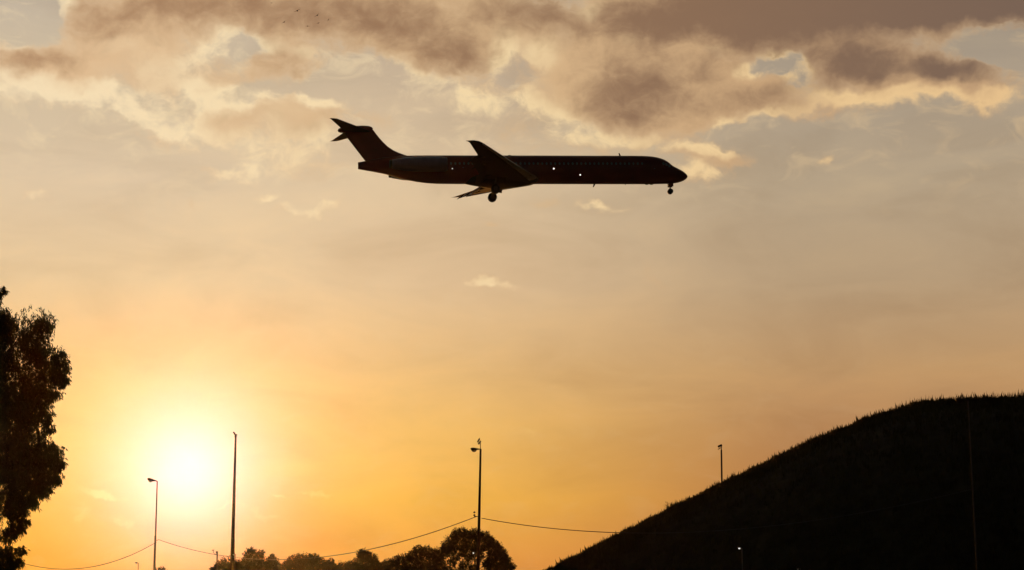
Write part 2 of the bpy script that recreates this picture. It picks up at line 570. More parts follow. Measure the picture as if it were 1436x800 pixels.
M_GLOW_LENS = lamp_material('glowing_lens', (1.0, 0.95, 0.88), 1.0)  # white lens that gets its brightness from emission
M_BEACON = lamp_material('aircraft_lamp', (1.0, 0.92, 0.86), 1.8)
M_WIRE = material('cable_black', (0.03, 0.025, 0.02), 0.7)
M_BARK = material('gum_bark', (0.11, 0.08, 0.055), 0.85, 0, 0.4, 3, bump=0.4)
M_LEAF = material('gum_leaves', (0.045, 0.05, 0.018), 0.6, 0, 0.4, 1.3, 0.25, translucent=0.35)
M_FAR = material('tree_leaves', (0.02, 0.02, 0.009), 0.7, 0, 0.4, 0.8, 0.1, translucent=0.12)
M_GRASS = material('hill_grass', (0.05, 0.042, 0.018), 0.8, 0, 0.45, 0.35, 0.15, translucent=0.3)
M_EARTH = material('hill_earth', (0.045, 0.036, 0.02), 0.95, 0, 0.4, 0.5, 0.1, bump=0.5)
M_FIELD = material('dry_field', (0.06, 0.05, 0.025), 0.95, 0, 0.45, 0.15, 0.1, bump=0.4)
M_BIRD = material('bird_plumage', (0.022, 0.017, 0.014), 0.8, spec=0.2)

# ------------------------------------------------------------------ ground and hill
def ground():
    xs = np.concatenate([np.linspace(-600, -200, 6), np.linspace(-180, 200, 39), np.linspace(240, 600, 6)])
    ys = np.concatenate([np.linspace(-600, -60, 8), np.linspace(-50, 400, 46), np.linspace(440, 600, 4)])
    X, Y = np.meshgrid(xs, ys)
    Z = 0.12 * np.sin(X * 0.05 + 1.3) * np.cos(Y * 0.043) - 0.12
    nx, ny = len(xs), len(ys)
    v = np.stack([X, Y, Z], -1).reshape(-1, 3)
    i = np.arange((ny - 1) * nx).reshape(ny - 1, nx)[:, :-1].ravel()
    f = np.stack([i, i + 1, i + nx + 1, i + nx], -1)
    tag(link('ground', mesh_np('ground', v, f, 4), M_FIELD), kind='structure')


ground()

RIDGE_Y = 215.0
RIDGE = [(560, 868), (640, 856), (700, 838), (755, 811), (800, 790), (840, 770), (870, 755), (940, 719), (1010, 687), (1060, 662), (1100, 643), (1150, 621), (1200, 601), (1250, 583), (1290, 575),
         (1345, 572), (1400, 573), (1440, 575), (1560, 579), (1700, 598), (1850, 645), (2000, 725), (2150, 840), (2200, 870)]
_rx = np.array([at(p[0], p[1], RIDGE_Y).x for p in RIDGE])
_rz = np.array([at(p[0], p[1], RIDGE_Y).z for p in RIDGE])
_rz[0] = _rz[-1] = -0.6
_rz = np.maximum(_rz, -0.6)
_fx = np.linspace(_rx[0], _rx[-1], 600)
_fz = np.interp(_fx, _rx, _rz)
_k = np.hanning(75)
_k /= _k.sum()
_fz = np.convolve(np.pad(_fz, 37, mode='edge'), _k, 'valid')


def hill_z(x, y):
    h = np.interp(x, _fx, _fz)
    w = 43.0 * np.clip(h / 22.0, 0.12, 1.0)
    s = np.clip((y - (RIDGE_Y - w)) / w, 0, 1)
    front = np.sin(s * np.pi / 2)
    bk = np.clip((y - RIDGE_Y - 10) / (w * 1.3), 0, 1)
    back = 0.5 + 0.5 * np.cos(bk * np.pi)
    bumps = 0.06 * np.sin(x * 0.9 + 0.3 * y) * np.sin(y * 0.7) + 0.03 * np.sin(x * 2.1 + 1.0)
    return (h + 0.6) * front * back - 0.6 + bumps * front * back


def hill():
    xs = np.linspace(_rx[0], _rx[-1], 260)
    ys = np.linspace(168, 285, 118)
    X, Y = np.meshgrid(xs, ys)
    Z = hill_z(X, Y)
    nx, ny = len(xs), len(ys)
    v = np.stack([X, Y, Z], -1).reshape(-1, 3)
    i = np.arange((ny - 1) * nx).reshape(ny - 1, nx)[:, :-1].ravel()
    f = np.stack([i, i + 1, i + nx + 1, i + nx], -1)
    tag(link('hill', mesh_np('hill', v, f, 4), M_EARTH), kind='structure')


hill()


def hill_grass():
    n1, n2 = 14000, 24000
    x1 = rng.uniform(0, 82, n1)
    y1 = rng.uniform(172, 219, n1)
    x2 = rng.uniform(0, 82, n2)                      # thicker along the crest
    y2 = RIDGE_Y + rng.normal(-1.6, 1.7, n2)
    x, y = np.concatenate([x1, x2]), np.concatenate([y1, y2])
    z = hill_z(x, y)
    keep = z > 0.1
    x, y, z = x[keep], y[keep], z[keep]
    # patchy growth: taller tussocks here, bare stretches there
    patch = 0.5 + 0.25 * np.sin(x * 0.83 + np.sin(x * 0.31) * 2) + 0.25 * np.sin(x * 2.7 + y * 0.4)
    tall = np.interp(x, [0, 20, 40, 50, 60], [0.46, 0.52, 0.62, 0.85, 1.0]) * (0.85 + 0.3 * patch) * rng.uniform(0.75, 1.25, len(x))
    crest = np.concatenate([np.zeros(n1), np.ones(n2)])[keep]
    tall *= 1 + 0.2 * crest
    nb = 6
    N = len(x) * nb
    bx = np.repeat(x, nb) + rng.normal(0, 0.10, N)
    by = np.repeat(y, nb) + rng.normal(0, 0.10, N)
    bz = np.repeat(z, nb) - 0.05
    bh = np.repeat(tall, nb) * rng.uniform(0.6, 1.1, N)
    stem = rng.random(N) < 0.06
    bh[stem] *= 1.45
    a = rng.uniform(0, 2 * np.pi, N)
    lean = rng.uniform(0.02, 0.26, N) * bh
    lx, ly = np.cos(a) * lean, np.sin(a) * lean
    wa = rng.uniform(0, 2 * np.pi, N)
    w = rng.uniform(0.018, 0.042, N) * (1 + 0.3 * np.repeat(crest, nb))
    wx, wy = np.cos(wa) * w, np.sin(wa) * w
    base = np.stack([bx, by, bz], -1)
    midp = base + np.stack([lx * 0.35, ly * 0.35, bh * 0.62], -1)
    tip = base + np.stack([lx, ly, bh], -1)
    W = np.stack([wx, wy, np.zeros(N)], -1)
    v = np.stack([base - W * 0.7, base + W * 0.7, midp + W * (1 + 0.6 * stem[:, None]), tip, midp - W * (1 + 0.6 * stem[:, None])], 1).reshape(-1, 3)
    i = np.arange(N)[:, None] * 5
    f = np.concatenate([i, i + 1, i + 2, i + 3, i + 4], 1)
    o = link('hill_grass', mesh_np('hill_grass', v, f, 5), M_GRASS, smooth=False)
    tag(o, 'dark tussocky grass covering the whole slope of the hill', 'grass', kind='stuff')


hill_grass()

# ------------------------------------------------------------------ thin scattering haze, added to stand in for glare around the sun
def haze():
    m = bpy.data.materials.new('haze')
    m.use_nodes = True
    nt = m.node_tree
    nt.nodes.clear()
    out = nt.nodes.new('ShaderNodeOutputMaterial')
    pv = nt.nodes.new('ShaderNodeVolumePrincipled')
    pv.inputs['Color'].default_value = (0.95, 0.93, 0.9, 1)
    pv.inputs['Density'].default_value = HAZE
    pv.inputs['Anisotropy'].default_value = 0.95
    nt.links.new(pv.outputs[0], out.inputs['Volume'])
    mb = MB()
    x, y0, y1, z0, z1 = 620, -620, 620, -2.0, 76.0
    vs_ = [(-x, y0, z0), (x, y0, z0), (x, y1, z0), (-x, y1, z0), (-x, y0, z1), (x, y0, z1), (x, y1, z1), (-x, y1, z1)]
    mb.add(vs_, [(0, 3, 2, 1), (4, 5, 6, 7), (0, 1, 5, 4), (1, 2, 6, 5), (2, 3, 7, 6), (3, 0, 4, 7)])
    o = mb.build('haze', m, smooth=False)
    tag(o, kind='stuff')


HAZE = 1.2e-5
haze()

# ------------------------------------------------------------------ trees
def leaf_mesh(pos, dirs, length, width):
    """one small pointed blade per leaf"""
    N = len(pos)
    d = dirs / np.linalg.norm(dirs, axis=1, keepdims=True)
    r = rng.normal(0, 1, (N, 3))
    s = np.cross(d, r)
    s /= np.linalg.norm(s, axis=1, keepdims=True) + 1e-9
    L, W = length[:, None], width[:, None]
    v = np.stack([pos, pos + d * L * 0.4 + s * W * 0.5, pos + d * L, pos + d * L * 0.4 - s * W * 0.5], 1).reshape(-1, 3)
    i = np.arange(N)[:, None] * 4
    return mesh_np('crown', v, np.concatenate([i, i + 1, i + 2, i + 3], 1), 4)


def clump_leaves(c, r, n_sprig, per, droop, llen, lwid, flat=0.85):
    """leaves on short twigs spread through one clump"""
    u = rng.normal(0, 1, (n_sprig, 3))
    u /= np.linalg.norm(u, axis=1, keepdims=True)
    rad = rng.uniform(0.15, 1.0, n_sprig) ** 0.5 * rng.uniform(0.8, 1.12, n_sprig)
    o = u * rad[:, None] * np.array([r, r, r * flat])
    tw = u * 0.6 + np.array([0, 0, -droop]) + rng.normal(0, 0.3, (n_sprig, 3))
    tw /= np.linalg.norm(tw, axis=1, keepdims=True)
    t = rng.uniform(0, 1, (n_sprig, per))
    tl = rng.uniform(0.25, 0.6, n_sprig) * min(1.0, r * 1.1)
    pos = np.array(c) + o[:, None, :] + tw[:, None, :] * (t * tl[:, None])[..., None]
    pos += rng.normal(0, 0.03, pos.shape)
    dr = tw[:, None, :] * 0.5 + np.array([0, 0, -droop]) + rng.normal(0, 0.45, pos.shape)
    n = n_sprig * per
    return pos.reshape(n, 3), dr.reshape(n, 3), rng.uniform(0.7, 1.25, n) * llen, rng.uniform(0.7, 1.25, n) * lwid


def limb_path(a, b_, sag=0.12, n=6):
    a, b_ = Vector(a), Vector(b_)
    out = []
    for k in range(n + 1):
        t = k / n
        p = a.lerp(b_, t)
        h = math.sin(t * math.pi) * (b_ - a).length * sag
        out.append(p + Vector((random.uniform(-1, 1) * h * 0.5, random.uniform(-1, 1) * h * 0.5, -h * 0.6)))
    out[0], out[-1] = a, b_
    return out


def tree(name, base, top, trunk_r, clumps, label, leaf, mat, group=None, sprigs=60, per=9, droop=0.6, splits=None):
    """clumps: (world centre, radius, share of leaves)"""
    root = empty(name, base)
    tag(root, label, 'tree', group)
    base = Vector(base)
    top = Vector(top)
    mb = MB()
    pts = limb_path(base, top, 0.03, 7)
    mb.tube([p - base for p in pts], [trunk_r * (1.25 - 0.95 * k / 7) * (1.25 if k == 0 else 1) for k in range(8)], 9)
    mb.build('trunk', M_BARK, root)
    lm = MB()
    order = sorted(clumps, key=lambda q: -q[1])
    for c, r, sh in order[:(splits or 26)]:
        c = Vector(c)
        t = min(0.92, max(0.25, (c.z - base.z) / max(0.1, top.z - base.z) * 0.62))
        a = base.lerp(top, t)
        p = limb_path(a, c, 0.10, 5)
        r0 = trunk_r * 0.42 * (1.1 - t * 0.6)
        lm.tube([q - base for q in p], [r0 * (1 - 0.85 * k / 5) for k in range(6)], 6)
    lm.build('limbs', M_BARK, root)
    P, D, L, W = [], [], [], []
    for c, r, sh in clumps:
        p, d, l, w = clump_leaves(Vector(c) - base, r, max(6, int(sprigs * sh)), per, droop, leaf[0], leaf[1])
        P.append(p), D.append(d), L.append(l), W.append(w)
    me = leaf_mesh(np.concatenate(P), np.concatenate(D), np.concatenate(L), np.concatenate(W))
    link('crown', me, mat, root, smooth=False)
    return root


def near_gum():
    Y = 60.0
    px2m = Y / FOC
    spec = [  # centre px, radius px, depth offset m, leaf share
        (44, 450, 31, 0, 0.6), (60, 454, 17, -0.4, 0.35), (22, 470, 26, 0.8, 0.6), (48, 482, 22, -0.6, 0.6), (4, 406, 6, 0, 0.07), (0, 414, 6, 0.2, 0.08), (-9, 425, 12, 0.2, 0.18), (-2, 440, 15, 0, 0.45), (8, 452, 15, 0.3, 0.4),
        (-3, 462, 22, 0.3, 0.7), (30, 500, 36, 0.5, 1.2), (66, 495, 23, -0.2, 0.55), (82, 512, 15, 0.3, 0.42), (88, 532, 9, 0, 0.22), (72, 520, 20, -0.6, 0.55),
        (84, 500, 10, 0.2, 0.2), (55, 535, 26, 0.4, 0.8), (60, 556, 16, 0, 0.35), (76, 552, 8, 0.2, 0.16), (40, 570, 26, -0.3, 0.9), (62, 583, 12, 0.3, 0.25),
        (68, 598, 9, 0, 0.16), (20, 540, 40, 0.2, 1.8), (10, 590, 42, -0.4, 1.9), (44, 612, 24, 0.3, 0.7), (66, 632, 21, 0, 0.85), (72, 645, 15, 0.5, 0.5),
        (82, 652, 8, -0.2, 0.22), (80, 672, 6, 0.1, 0.12), (70, 665, 15, 0.2, 0.4), (56, 680, 17, -0.4, 0.6), (40, 655, 32, 0.3, 1.6), (30, 690, 24, 0.1, 1.0),
        (44, 702, 10, 0.3, 0.3), (22, 712, 17, -0.2, 0.6), (8, 700, 28, 0.2, 1.2), (34, 730, 7, 0, 0.16), (31, 740, 6, 0.2, 0.14), (12, 748, 13, 0, 0.36),
        (20, 738, 9, 0.3, 0.2), (29, 770, 7, 0.2, 0.12), (8, 772, 13, 0.1, 0.35), (22, 786, 10, -0.1, 0.26), (8, 792, 14, 0.2, 0.5), (12, 640, 40, 0.4, 2.0),
    ]
    for k in range(34):                                # the rest of the crown beyond the picture's edge
        a = random.uniform(0, 2 * math.pi)
        q = random.uniform(0.2, 1.0)
        spec.append((-120 + 110 * q * math.cos(a), 590 + 185 * q * math.sin(a), random.uniform(26, 44), random.uniform(-2.4, 2.4), 0.9))
    for k in range(16):
        spec.append((random.uniform(-60, 30), random.uniform(470, 700), random.uniform(24, 36), random.uniform(-1.8, 1.8), 0.8))
    clumps = []
    for (cx, cy, r, dy, sh) in spec:
        clumps.append((at(cx, cy, Y + dy), r * px2m, sh))
    g = at(-95, 700, Y)
    tree('gum_tree', (g.x, Y, -0.15), at(-70, 500, Y), 0.24, clumps, 'tall dark gum tree with drooping leaves, cut off by the left edge of the photo',
         (0.13, 0.034), M_LEAF, None, 200, 12, 0.95, 40)


near_gum()


def row_trees():
    rows = [
        # name, label, Y, trunk px, trunk-top py, [clumps px]
        ('bush', 'low scrubby bush at the foot of the tall mast, left end of tree row', 232, 318, 800,
         [(302, 799, 7), (309, 793, 7), (318, 790, 8), (327, 793, 8), (336, 793, 7), (345, 796, 8), (314, 800, 10), (330, 802, 12)]),
        ('gum_tree', 'tree with two small round heads side by side, nearest the tall tapered mast', 240, 357, 792,
         [(350, 778, 8), (353, 773, 5), (346, 784, 5), (363, 780, 7), (366, 775, 4), (357, 792, 9), (366, 792, 8), (349, 793, 8)]),
        ('gum_tree', 'small pointed tree between the two-headed tree and the low round bushes', 246, 381, 790,
         [(380, 784, 6), (384, 788, 6), (376, 790, 6), (386, 794, 7), (374, 797, 8), (392, 796, 6), (382, 779, 3)]),
        ('gum_tree', 'broad flat-topped low tree with three rounded bumps left of the cone-topped tree', 252, 428, 795,
         [(404, 792, 7), (411, 787, 8), (421, 783, 7), (424, 792, 9), (434, 784, 8), (441, 783, 7), (448, 788, 7), (438, 795, 10), (412, 797, 9), (430, 800, 12)]),
        ('bush', 'small round bush tucked against the right side of the flat-topped low tree', 238, 462, 795,
         [(459, 790, 5), (464, 788, 5), (466, 794, 5), (460, 797, 6)]),
        ('bush', 'lowest wide bush in the dip of the tree row left of the cone-topped tree', 244, 484, 800,
         [(474, 797, 6), (482, 794, 6), (492, 792, 6), (498, 796, 6), (486, 801, 9)]),
        ('gum_tree', 'cone-topped tree whose tip rises to the sagging cable', 236, 513, 795,
         [(508, 773, 4), (507, 778, 6), (513, 778, 7), (521, 783, 7), (525, 790, 7), (504, 788, 7), (513, 790, 10), (528, 797, 7), (503, 797, 7), (517, 800, 11)]),
        ('gum_tree', 'low sloping tree filling the gap right of the cone-topped tree', 254, 550, 797,
         [(537, 793, 6), (546, 790, 7), (555, 787, 7), (561, 783, 6), (552, 796, 10), (540, 800, 9), (564, 792, 8)]),
        ('gum_tree', 'rounded mid-height tree touching the left side of the large domed tree', 248, 588, 792,
         [(570, 784, 7), (578, 779, 7), (586, 770, 6), (592, 771, 6), (599, 773, 8), (606, 777, 8), (584, 782, 10), (597, 786, 11), (574, 793, 9), (590, 796, 11), (606, 793, 9)]),
    ]
    for name, label, Y, tx, ty, cl in rows:
        px2m = Y / FOC
        clumps = [(at(c[0], c[1], Y + random.uniform(-1.2, 1.2)), c[2] * px2m, (c[2] / 8.0) ** 2) for c in cl]
        low = min(c[0].z for c in clumps)
        mx = sum(c[0].x for c in clumps) / len(clumps)
        if name == 'bush':                              # bushes reach the ground
            for k in range(16):
                clumps.append((Vector((mx + random.uniform(-1.5, 1.5), Y + random.uniform(-1.5, 1.5), random.uniform(0.3, max(0.5, low)))), 0.9, 1.0))
        else:
            for k in range(12):
                clumps.append((Vector((mx + random.uniform(-2.2, 2.2), Y + random.uniform(-1.8, 1.8), low - random.uniform(0.1, 1.6))), 0.8, 0.9))
        g = at(tx, 800, Y)
        tree(name, (g.x, Y, -0.15), at(tx, ty, Y), 0.16, clumps, label, (0.17, 0.085), M_FAR, 'trees in the row along the skyline', 220, 8, 0.35)


row_trees()


def domed_tree():
    Y = 243.0
    px2m = Y / FOC
    spec = [(628, 766, 9), (622, 774, 9), (634, 757, 8), (641, 750, 8), (648, 747, 7), (656, 750, 8), (664, 748, 7), (672, 751, 7), (680, 752, 7), (685, 757, 7),
            (693, 762, 6), (697, 766, 6), (700, 772, 7), (704, 778, 7), (709, 785, 7), (711, 794, 7), (719, 793, 4), (718, 797, 3), (690, 770, 9), (676, 763, 10), (660, 760, 10),
            (645, 762, 9), (632, 772, 8), (613, 780, 8), (616, 788, 8), (699, 786, 9), (703, 797, 9), (690, 782, 7), (668, 768, 7), (652, 769, 6), (618, 797, 9), (628, 800, 8), (690, 797, 8), (605, 797, 8),
            (640, 780, 6), (657, 781, 6), (673, 779, 6), (650, 792, 6), (634, 788, 6), (664, 796, 6), (648, 774, 6), (666, 774, 7), (686, 790, 8), (682, 790, 5), (668, 786, 3), (646, 802, 7), (660, 806, 7), (676, 806, 7)]
    clumps = [(at(c[0], c[1], Y + random.uniform(-1.6, 1.6)), c[2] * px2m, (c[2] / 8.0) ** 2) for c in spec]
    root = tree('gum_tree', (at(658, 800, Y).x, Y, -0.15), at(658, 772, Y), 0.17, clumps,
                'largest tree of the row, a wide dome crossed by the pole with the twin floodlights', (0.17, 0.085), M_FAR, 'trees in the row along the skyline', 230, 8, 0.35, 34)
    # slim stems that fork under the dome
    mb = MB()
    base = Vector(root.location)
    for a, b_ in (((652, 812), (646, 768)), ((652, 812), (638, 766)), ((664, 812), (668, 764)), ((668, 812), (679, 766)), ((672, 812), (692, 772)), ((646, 812), (630, 772)), ((660, 812), (657, 764))):
        p = limb_path(at(*a, Y), at(*b_, Y + random.uniform(-1, 1)), 0.05, 5)
        mb.tube([q - base for q in p], [0.10, 0.09, 0.08, 0.07, 0.055, 0.04], 6)
    mb.build('forked_stems', M_BARK, root)


domed_tree()

Yb = 175.0
tree('bush', (at(225, 800, Yb).x, Yb, -0.15), at(225, 799, Yb), 0.06,
     [(at(222, 800, Yb), 0.3, 0.5), (at(227, 798, Yb), 0.28, 0.5), (at(230, 802, Yb), 0.3, 0.5)] +
     [(Vector((at(225, 800, Yb).x + random.uniform(-.4, .4), Yb + random.uniform(-.4, .4), random.uniform(0.3, 1.9))), 0.45, 0.8) for k in range(8)],
     'small bush tip at the foot of the thin street lamp beside the sun', (0.14, 0.07), M_FAR, None, 40, 8, 0.3)

Ys = 213.0
gx = at(936, 712, Ys).x
gz = float(hill_z(np.array([gx]), np.array([Ys]))[0])
sb = empty('shrub', (gx, Ys, gz - 0.05))
tag(sb, 'wispy little shrub on the lower left skyline of the grassy hill', 'shrub')
mb = MB()
cl = []
for k in range(7):
    a = random.uniform(0, 6.28)
    tip = Vector((math.cos(a) * random.uniform(0.15, 0.5), math.sin(a) * random.uniform(0.15, 0.4), random.uniform(0.8, 1.4)))
    mb.tube([(0, 0, 0), tip * 0.5 + Vector((0.03, 0, 0.05)), tip], [0.022, 0.016, 0.008], 6)
    cl.append(tip)
mb.build('stems', M_BARK, sb)
parts_ = [clump_leaves(c, 0.18, 5, 4, 0.1, 0.14, 0.035) for c in cl]
link('leaves', leaf_mesh(*(np.concatenate([p[i] for p in parts_]) for i in range(4))), M_FAR, sb, smooth=False)

# ------------------------------------------------------------------ poles, lamps and cables
def pole_root(name, px, py, Y, label, cat, group=None):
    """Empty on the ground below the point seen at a pixel; returns it and the height of that point"""
    p = at(px, py, Y)
    r = empty(name, (p.x, Y, 0.0))
    tag(r, label, cat, group)
    return r, p.z


def pole_part(root, h, r0, r1, mat, lean=0.0, foot=True):
    """a leaning pole whose top stands over the root"""
    mb = MB()
    n = 8
    mb.tube([(-lean * (1 - k / n), 0, -0.2 + (h + 0.2) * k / n) for k in range(n + 1)], [r0 + (r1 - r0) * k / n for k in range(n + 1)], 12)
    if foot:
        mb.box((-lean, 0, 0.04), (r0 * 4.5, r0 * 4.5, 0.10))
        mb.tube([(-lean, 0, 0.09), (-lean, 0, 0.9)], r0 * 1.35, 12)
    return mb.build('pole', mat, root)


def cobra_head(parent, tip, L, th, side=-1, lens_mat=None, tilt=0.12, metal=None, hang=0.55):
    """streetlight head that starts at tip and reaches sideways, thicker towards its end"""
    mb = MB()
    rings = []
    for t, hw, hh in ((0, 0.25, 0.28), (0.18, 0.35, 0.36), (0.42, 0.62, 0.62), (0.68, 1.0, 0.92), (0.9, 0.95, 0.85), (1.0, 0.55, 0.5)):
        x, z = side * t * L, tip[2] + t * L * tilt
        rings.append([(tip[0] + x, tip[1] + q[1], q[2]) for q in ellipse_ring(0, z, th * 1.3 * hw, th * hh, 14, 2.4)])
    mb.loft(rings)
    head = mb.build('lamp_head', metal or M_STEEL, parent)
    mb = MB()
    zc = tip[2] + 0.66 * L * tilt - th * 0.55
    rings = []
    for k in range(5):
        a = k / 4 * math.pi / 2
        rr = math.cos(a) * 0.98 + 0.02
        rings.append([(tip[0] + side * L * 0.68 + L * 0.26 * rr * math.cos(b2), tip[1] + th * 1.05 * rr * math.sin(b2), zc - math.sin(a) * th * 2 * hang) for b2 in [2 * math.pi * i / 14 for i in range(14)]])
    mb.loft(rings)
    mb.build('lens', lens_mat or M_LENS, head)
    return head


def floodlight(parent, c, L, th, depth, ang):
    """flat floodlight seen edge-on, on a small bracket"""
    mb = MB()
    rot = Euler((0, -ang, 0))
    mb.box(c, (L, depth, th), rot, 0.2)
    f = mb.build('floodlight', M_STEEL, parent)
    nrm = rot.to_matrix() @ Vector((0, 0, 1))
    mb = MB()
    mb.box(Vector(c) - nrm * (th * 0.5 + 0.006), (L * 0.86, depth * 0.86, 0.012), rot, 0.2)
    mb.build('lens', M_LENS, f)
    return f


def insulator(parent, c, n=2):
    mb = MB()
    mb.tube([(c[0], c[1], c[2]), (c[0] - 0.22, c[1], c[2])], 0.022, 8)
    for k in range(n):
        x = c[0] - 0.2 + 0.0 * k
        z = c[2] + 0.03 + 0.16 * k
        mb.tube([(x, c[1], z), (x, c[1], z + 0.06), (x, c[1], z + 0.1)], [0.05, 0.07, 0.03], 8)
    return mb.build('insulator', M_STEEL, parent)


# thin street lamp in the sun's glow
YA = 150.0
lampA, hA = pole_root('street_lamp', 220.5, 675, YA, 'thin street lamp close to the left of the setting sun, its head pointing left', 'street lamp')
pole_part(lampA, hA, 0.085, 0.045, M_STEEL, 0.02)
mb = MB()
lowA = at(219, 757, YA)
mb.tube([(-0.06, 0, 0.0), (-0.02, 0, lowA.z + 0.3)], [0.10, 0.075], 12)
mb.build('pole_sleeve', M_STEEL, lampA)
cobra_head(lampA, (0.0, 0, hA), 0.76, 0.13, -1, None, 0.22)
insulator(lampA, (0.2, 0, lowA.z - 0.05), 1)

# tall tapered mast
YB = 215.0
mastB, hB = pole_root('floodlight_mast', 330.5, 612, YB, 'tall tapering mast right of the setting sun with a forked top', 'mast')
pole_part(mastB, hB, 0.30, 0.10, M_STEEL, 0.08)
mb = MB()
mb.tube([(0, 0, hB - 0.15), (-0.02, 0, hB + 0.12)], 0.12, 10)
mb.build('collar', M_STEEL, mastB)
floodlight(mastB, (-0.12, 0, hB + 0.26), 0.52, 0.14, 0.5, -R(58))
floodlight(mastB, (0.06, 0, hB + 0.12), 0.22, 0.16, 0.4, R(70))

# street lamp with twin floodlights in front of the domed tree
YC = 113.0
lampC, hC = pole_root('street_lamp', 674, 630, YC, 'street lamp with two slanted floodlights above its head, standing before the domed tree', 'street lamp')
pole_part(lampC, hC, 0.115, 0.058, M_STEEL, 0.19)
cobra_head(lampC, (0.03, 0, hC - 0.01), 0.62, 0.085, -1, None, 0.03, hang=0.8)
k = YC / FOC
mb = MB()
mb.tube([(-0.015, 0, hC - 0.1), (-0.02, 0, hC + 11.5 * k)], 0.022, 8)
mb.build('top_rod', M_STEEL, lampC)
floodlight(lampC, (-2.9 * k, 0, hC + 12.2 * k), 6.2 * k, 1.7 * k, 0.16, R(58))
floodlight(lampC, (-1.6 * k, 0, hC + 9.0 * k), 6.2 * k, 1.7 * k, 0.16, R(50))
attC = at(669.5, 724.5, YC)
insulator(lampC, (attC.x - lampC.location.x + 0.02, -0.0, attC.z), 2)

# floodlight pole rising from behind the hill
YD = 238.0
poleD, hD = pole_root('floodlight_pole', 1011.6, 631, YD, 'dark floodlight pole rising from behind the grassy hill', 'floodlight')
pole_part(poleD, hD, 0.15, 0.10, M_STEEL, 0.02)
k = YD / FOC
mb = MB()
mb.tube([(0, 0, hD - 0.1), (0.04, 0, hD + 7.6 * k)], 0.05, 8)
mb.build('top_rod', M_STEEL, poleD)
floodlight(poleD, (-1.9 * k, 0, hD + 5.4 * k), 6.2 * k, 2.9 * k, 0.4, R(24))
floodlight(poleD, (-2.2 * k, 0, hD + 2.0 * k), 6.0 * k, 0.9 * k, 0.4, R(30))

# street lamp against the hill
YE = 85.0
lampE, hE = pole_root('street_lamp', 1357.5, 562, YE, 'thin street lamp standing in front of the grassy hill, head level with its crest', 'street lamp')
pole_part(lampE, hE, 0.044, 0.028, material('pale_steel', (0.075, 0.068, 0.062), 0.7, 0.1, 0.2, 5, 0.3), -0.17)
cobra_head(lampE, (0.03, 0, hE), 0.58, 0.10, -1, M_STEEL, 0.06)

# low lamps along the far road: pixel of the head's root, distance, label
LOW = [
    (194.0, 790, 240, -1, False, 'short street lamp left of the sun, only its head and a stub showing', 0.40),
    (330.2, 777.5, 205, -1, False, 'short street lamp half hidden behind the foot of the tall tapering mast', 0.34),
    (666.5, 775, 186, -1, True, 'short street lamp with a bright white lens in front of the domed tree', 0.30),
    (1040.5, 768.5, 160, -1, True, 'short street lamp with a bright white lens before the grassy hill', 0.36),
    (1122.0, 797.5, 150, -1, False, 'unlit lamp head peeping over the bottom edge before the hill', 0.30),
]
for px, py, Y, side, on, label, L in LOW:
    r, h = pole_root('street_lamp', px, py, Y, label, 'street lamp', 'short street lamps along the far road')
    pole_part(r, h, 0.06, 0.04, M_GALV if px > 900 else M_STEEL)
    cobra_head(r, (0.02, 0, h), L, 0.085, side, M_GLOW_LENS if on else None, 0.18, hang=0.7)

# utility pole beside the mast
YH = 205.0
poleH, hH = pole_root('utility_pole', 304.7, 774, YH, 'short utility pole with a small bracket lamp, left of the tall tapering mast', 'utility pole')
pole_part(poleH, hH, 0.085, 0.075, M_STEEL)
k = YH / FOC
mb = MB()
mb.box((-0.6 * k, 0, hH - 0.8 * k), (2.4 * k, 0.22, 3.2 * k))
mb.build('junction_box', M_STEEL, poleH)
mb = MB()
mb.tube([(0, 0, hH - 3.5 * k), (-3.6 * k, 0, hH - 3.2 * k), (-5.2 * k, 0, hH - 1.6 * k), (-5.4 * k, 0, hH + 2.0 * k)], [0.02, 0.02, 0.025, 0.025], 8)
mb.build('bracket', M_STEEL, poleH)
mb = MB()
mb.box((-6.0 * k, 0, hH + 2.2 * k), (3.0 * k, 0.2, 0.9 * k), Euler((0, -0.25, 0)))
mb.build('bracket_lamp', M_STEEL, poleH)


def cable(a, b_, sag, label):
    a, b_ = Vector(a), Vector(b_)
    pts = []
    for i in range(49):
        t = i / 48
        p = a.lerp(b_, t)
        p.z -= sag * 4 * t * (1 - t)
        pts.append(p)
    mb = MB()
    mb.tube([p - a for p in pts], 0.021, 6)
    o = mb.build('overhead_cable', M_WIRE)
    o.location = a
    tag(o, label, 'cable', 'overhead cables between the lamp poles')
    return o


aA = at(219.6, 760.5, YA)
aC = at(668.5, 724.5, YC)
aC2 = at(675.5, 727, YC)
aE = at(1364.5, 686, YE)
aL = at(-62, 742, 148.0)
cable(aL, aA, 2.55, 'cable sagging from the gum tree to the thin street lamp beside the sun')
cable(aA + Vector((0.12, 0, 0.2)), aC, 2.0, 'long sagging cable between the thin street lamp by the sun and the twin-floodlight lamp')
cable(aC2, aE, 1.35, 'cable running right from the twin-floodlight lamp to the front of the hill')

# ------------------------------------------------------------------ airliner
YAW = R(4.9)
DEPTH = 240.8
ORIGIN = EYE + ray(735, 239) * DEPTH
plane = empty('airliner', ORIGIN)
tag(plane, 'dark red twin-jet airliner with a T-tail flying past with its wheels down', 'aeroplane')


def project(p):
    d = p - EYE
    c, s = math.cos(PITCH), math.sin(PITCH)
    depth = d.y * c + d.z * s
    up = -d.y * s + d.z * c
    return 718 + FOC * d.x / depth, 400 - FOC * up / depth


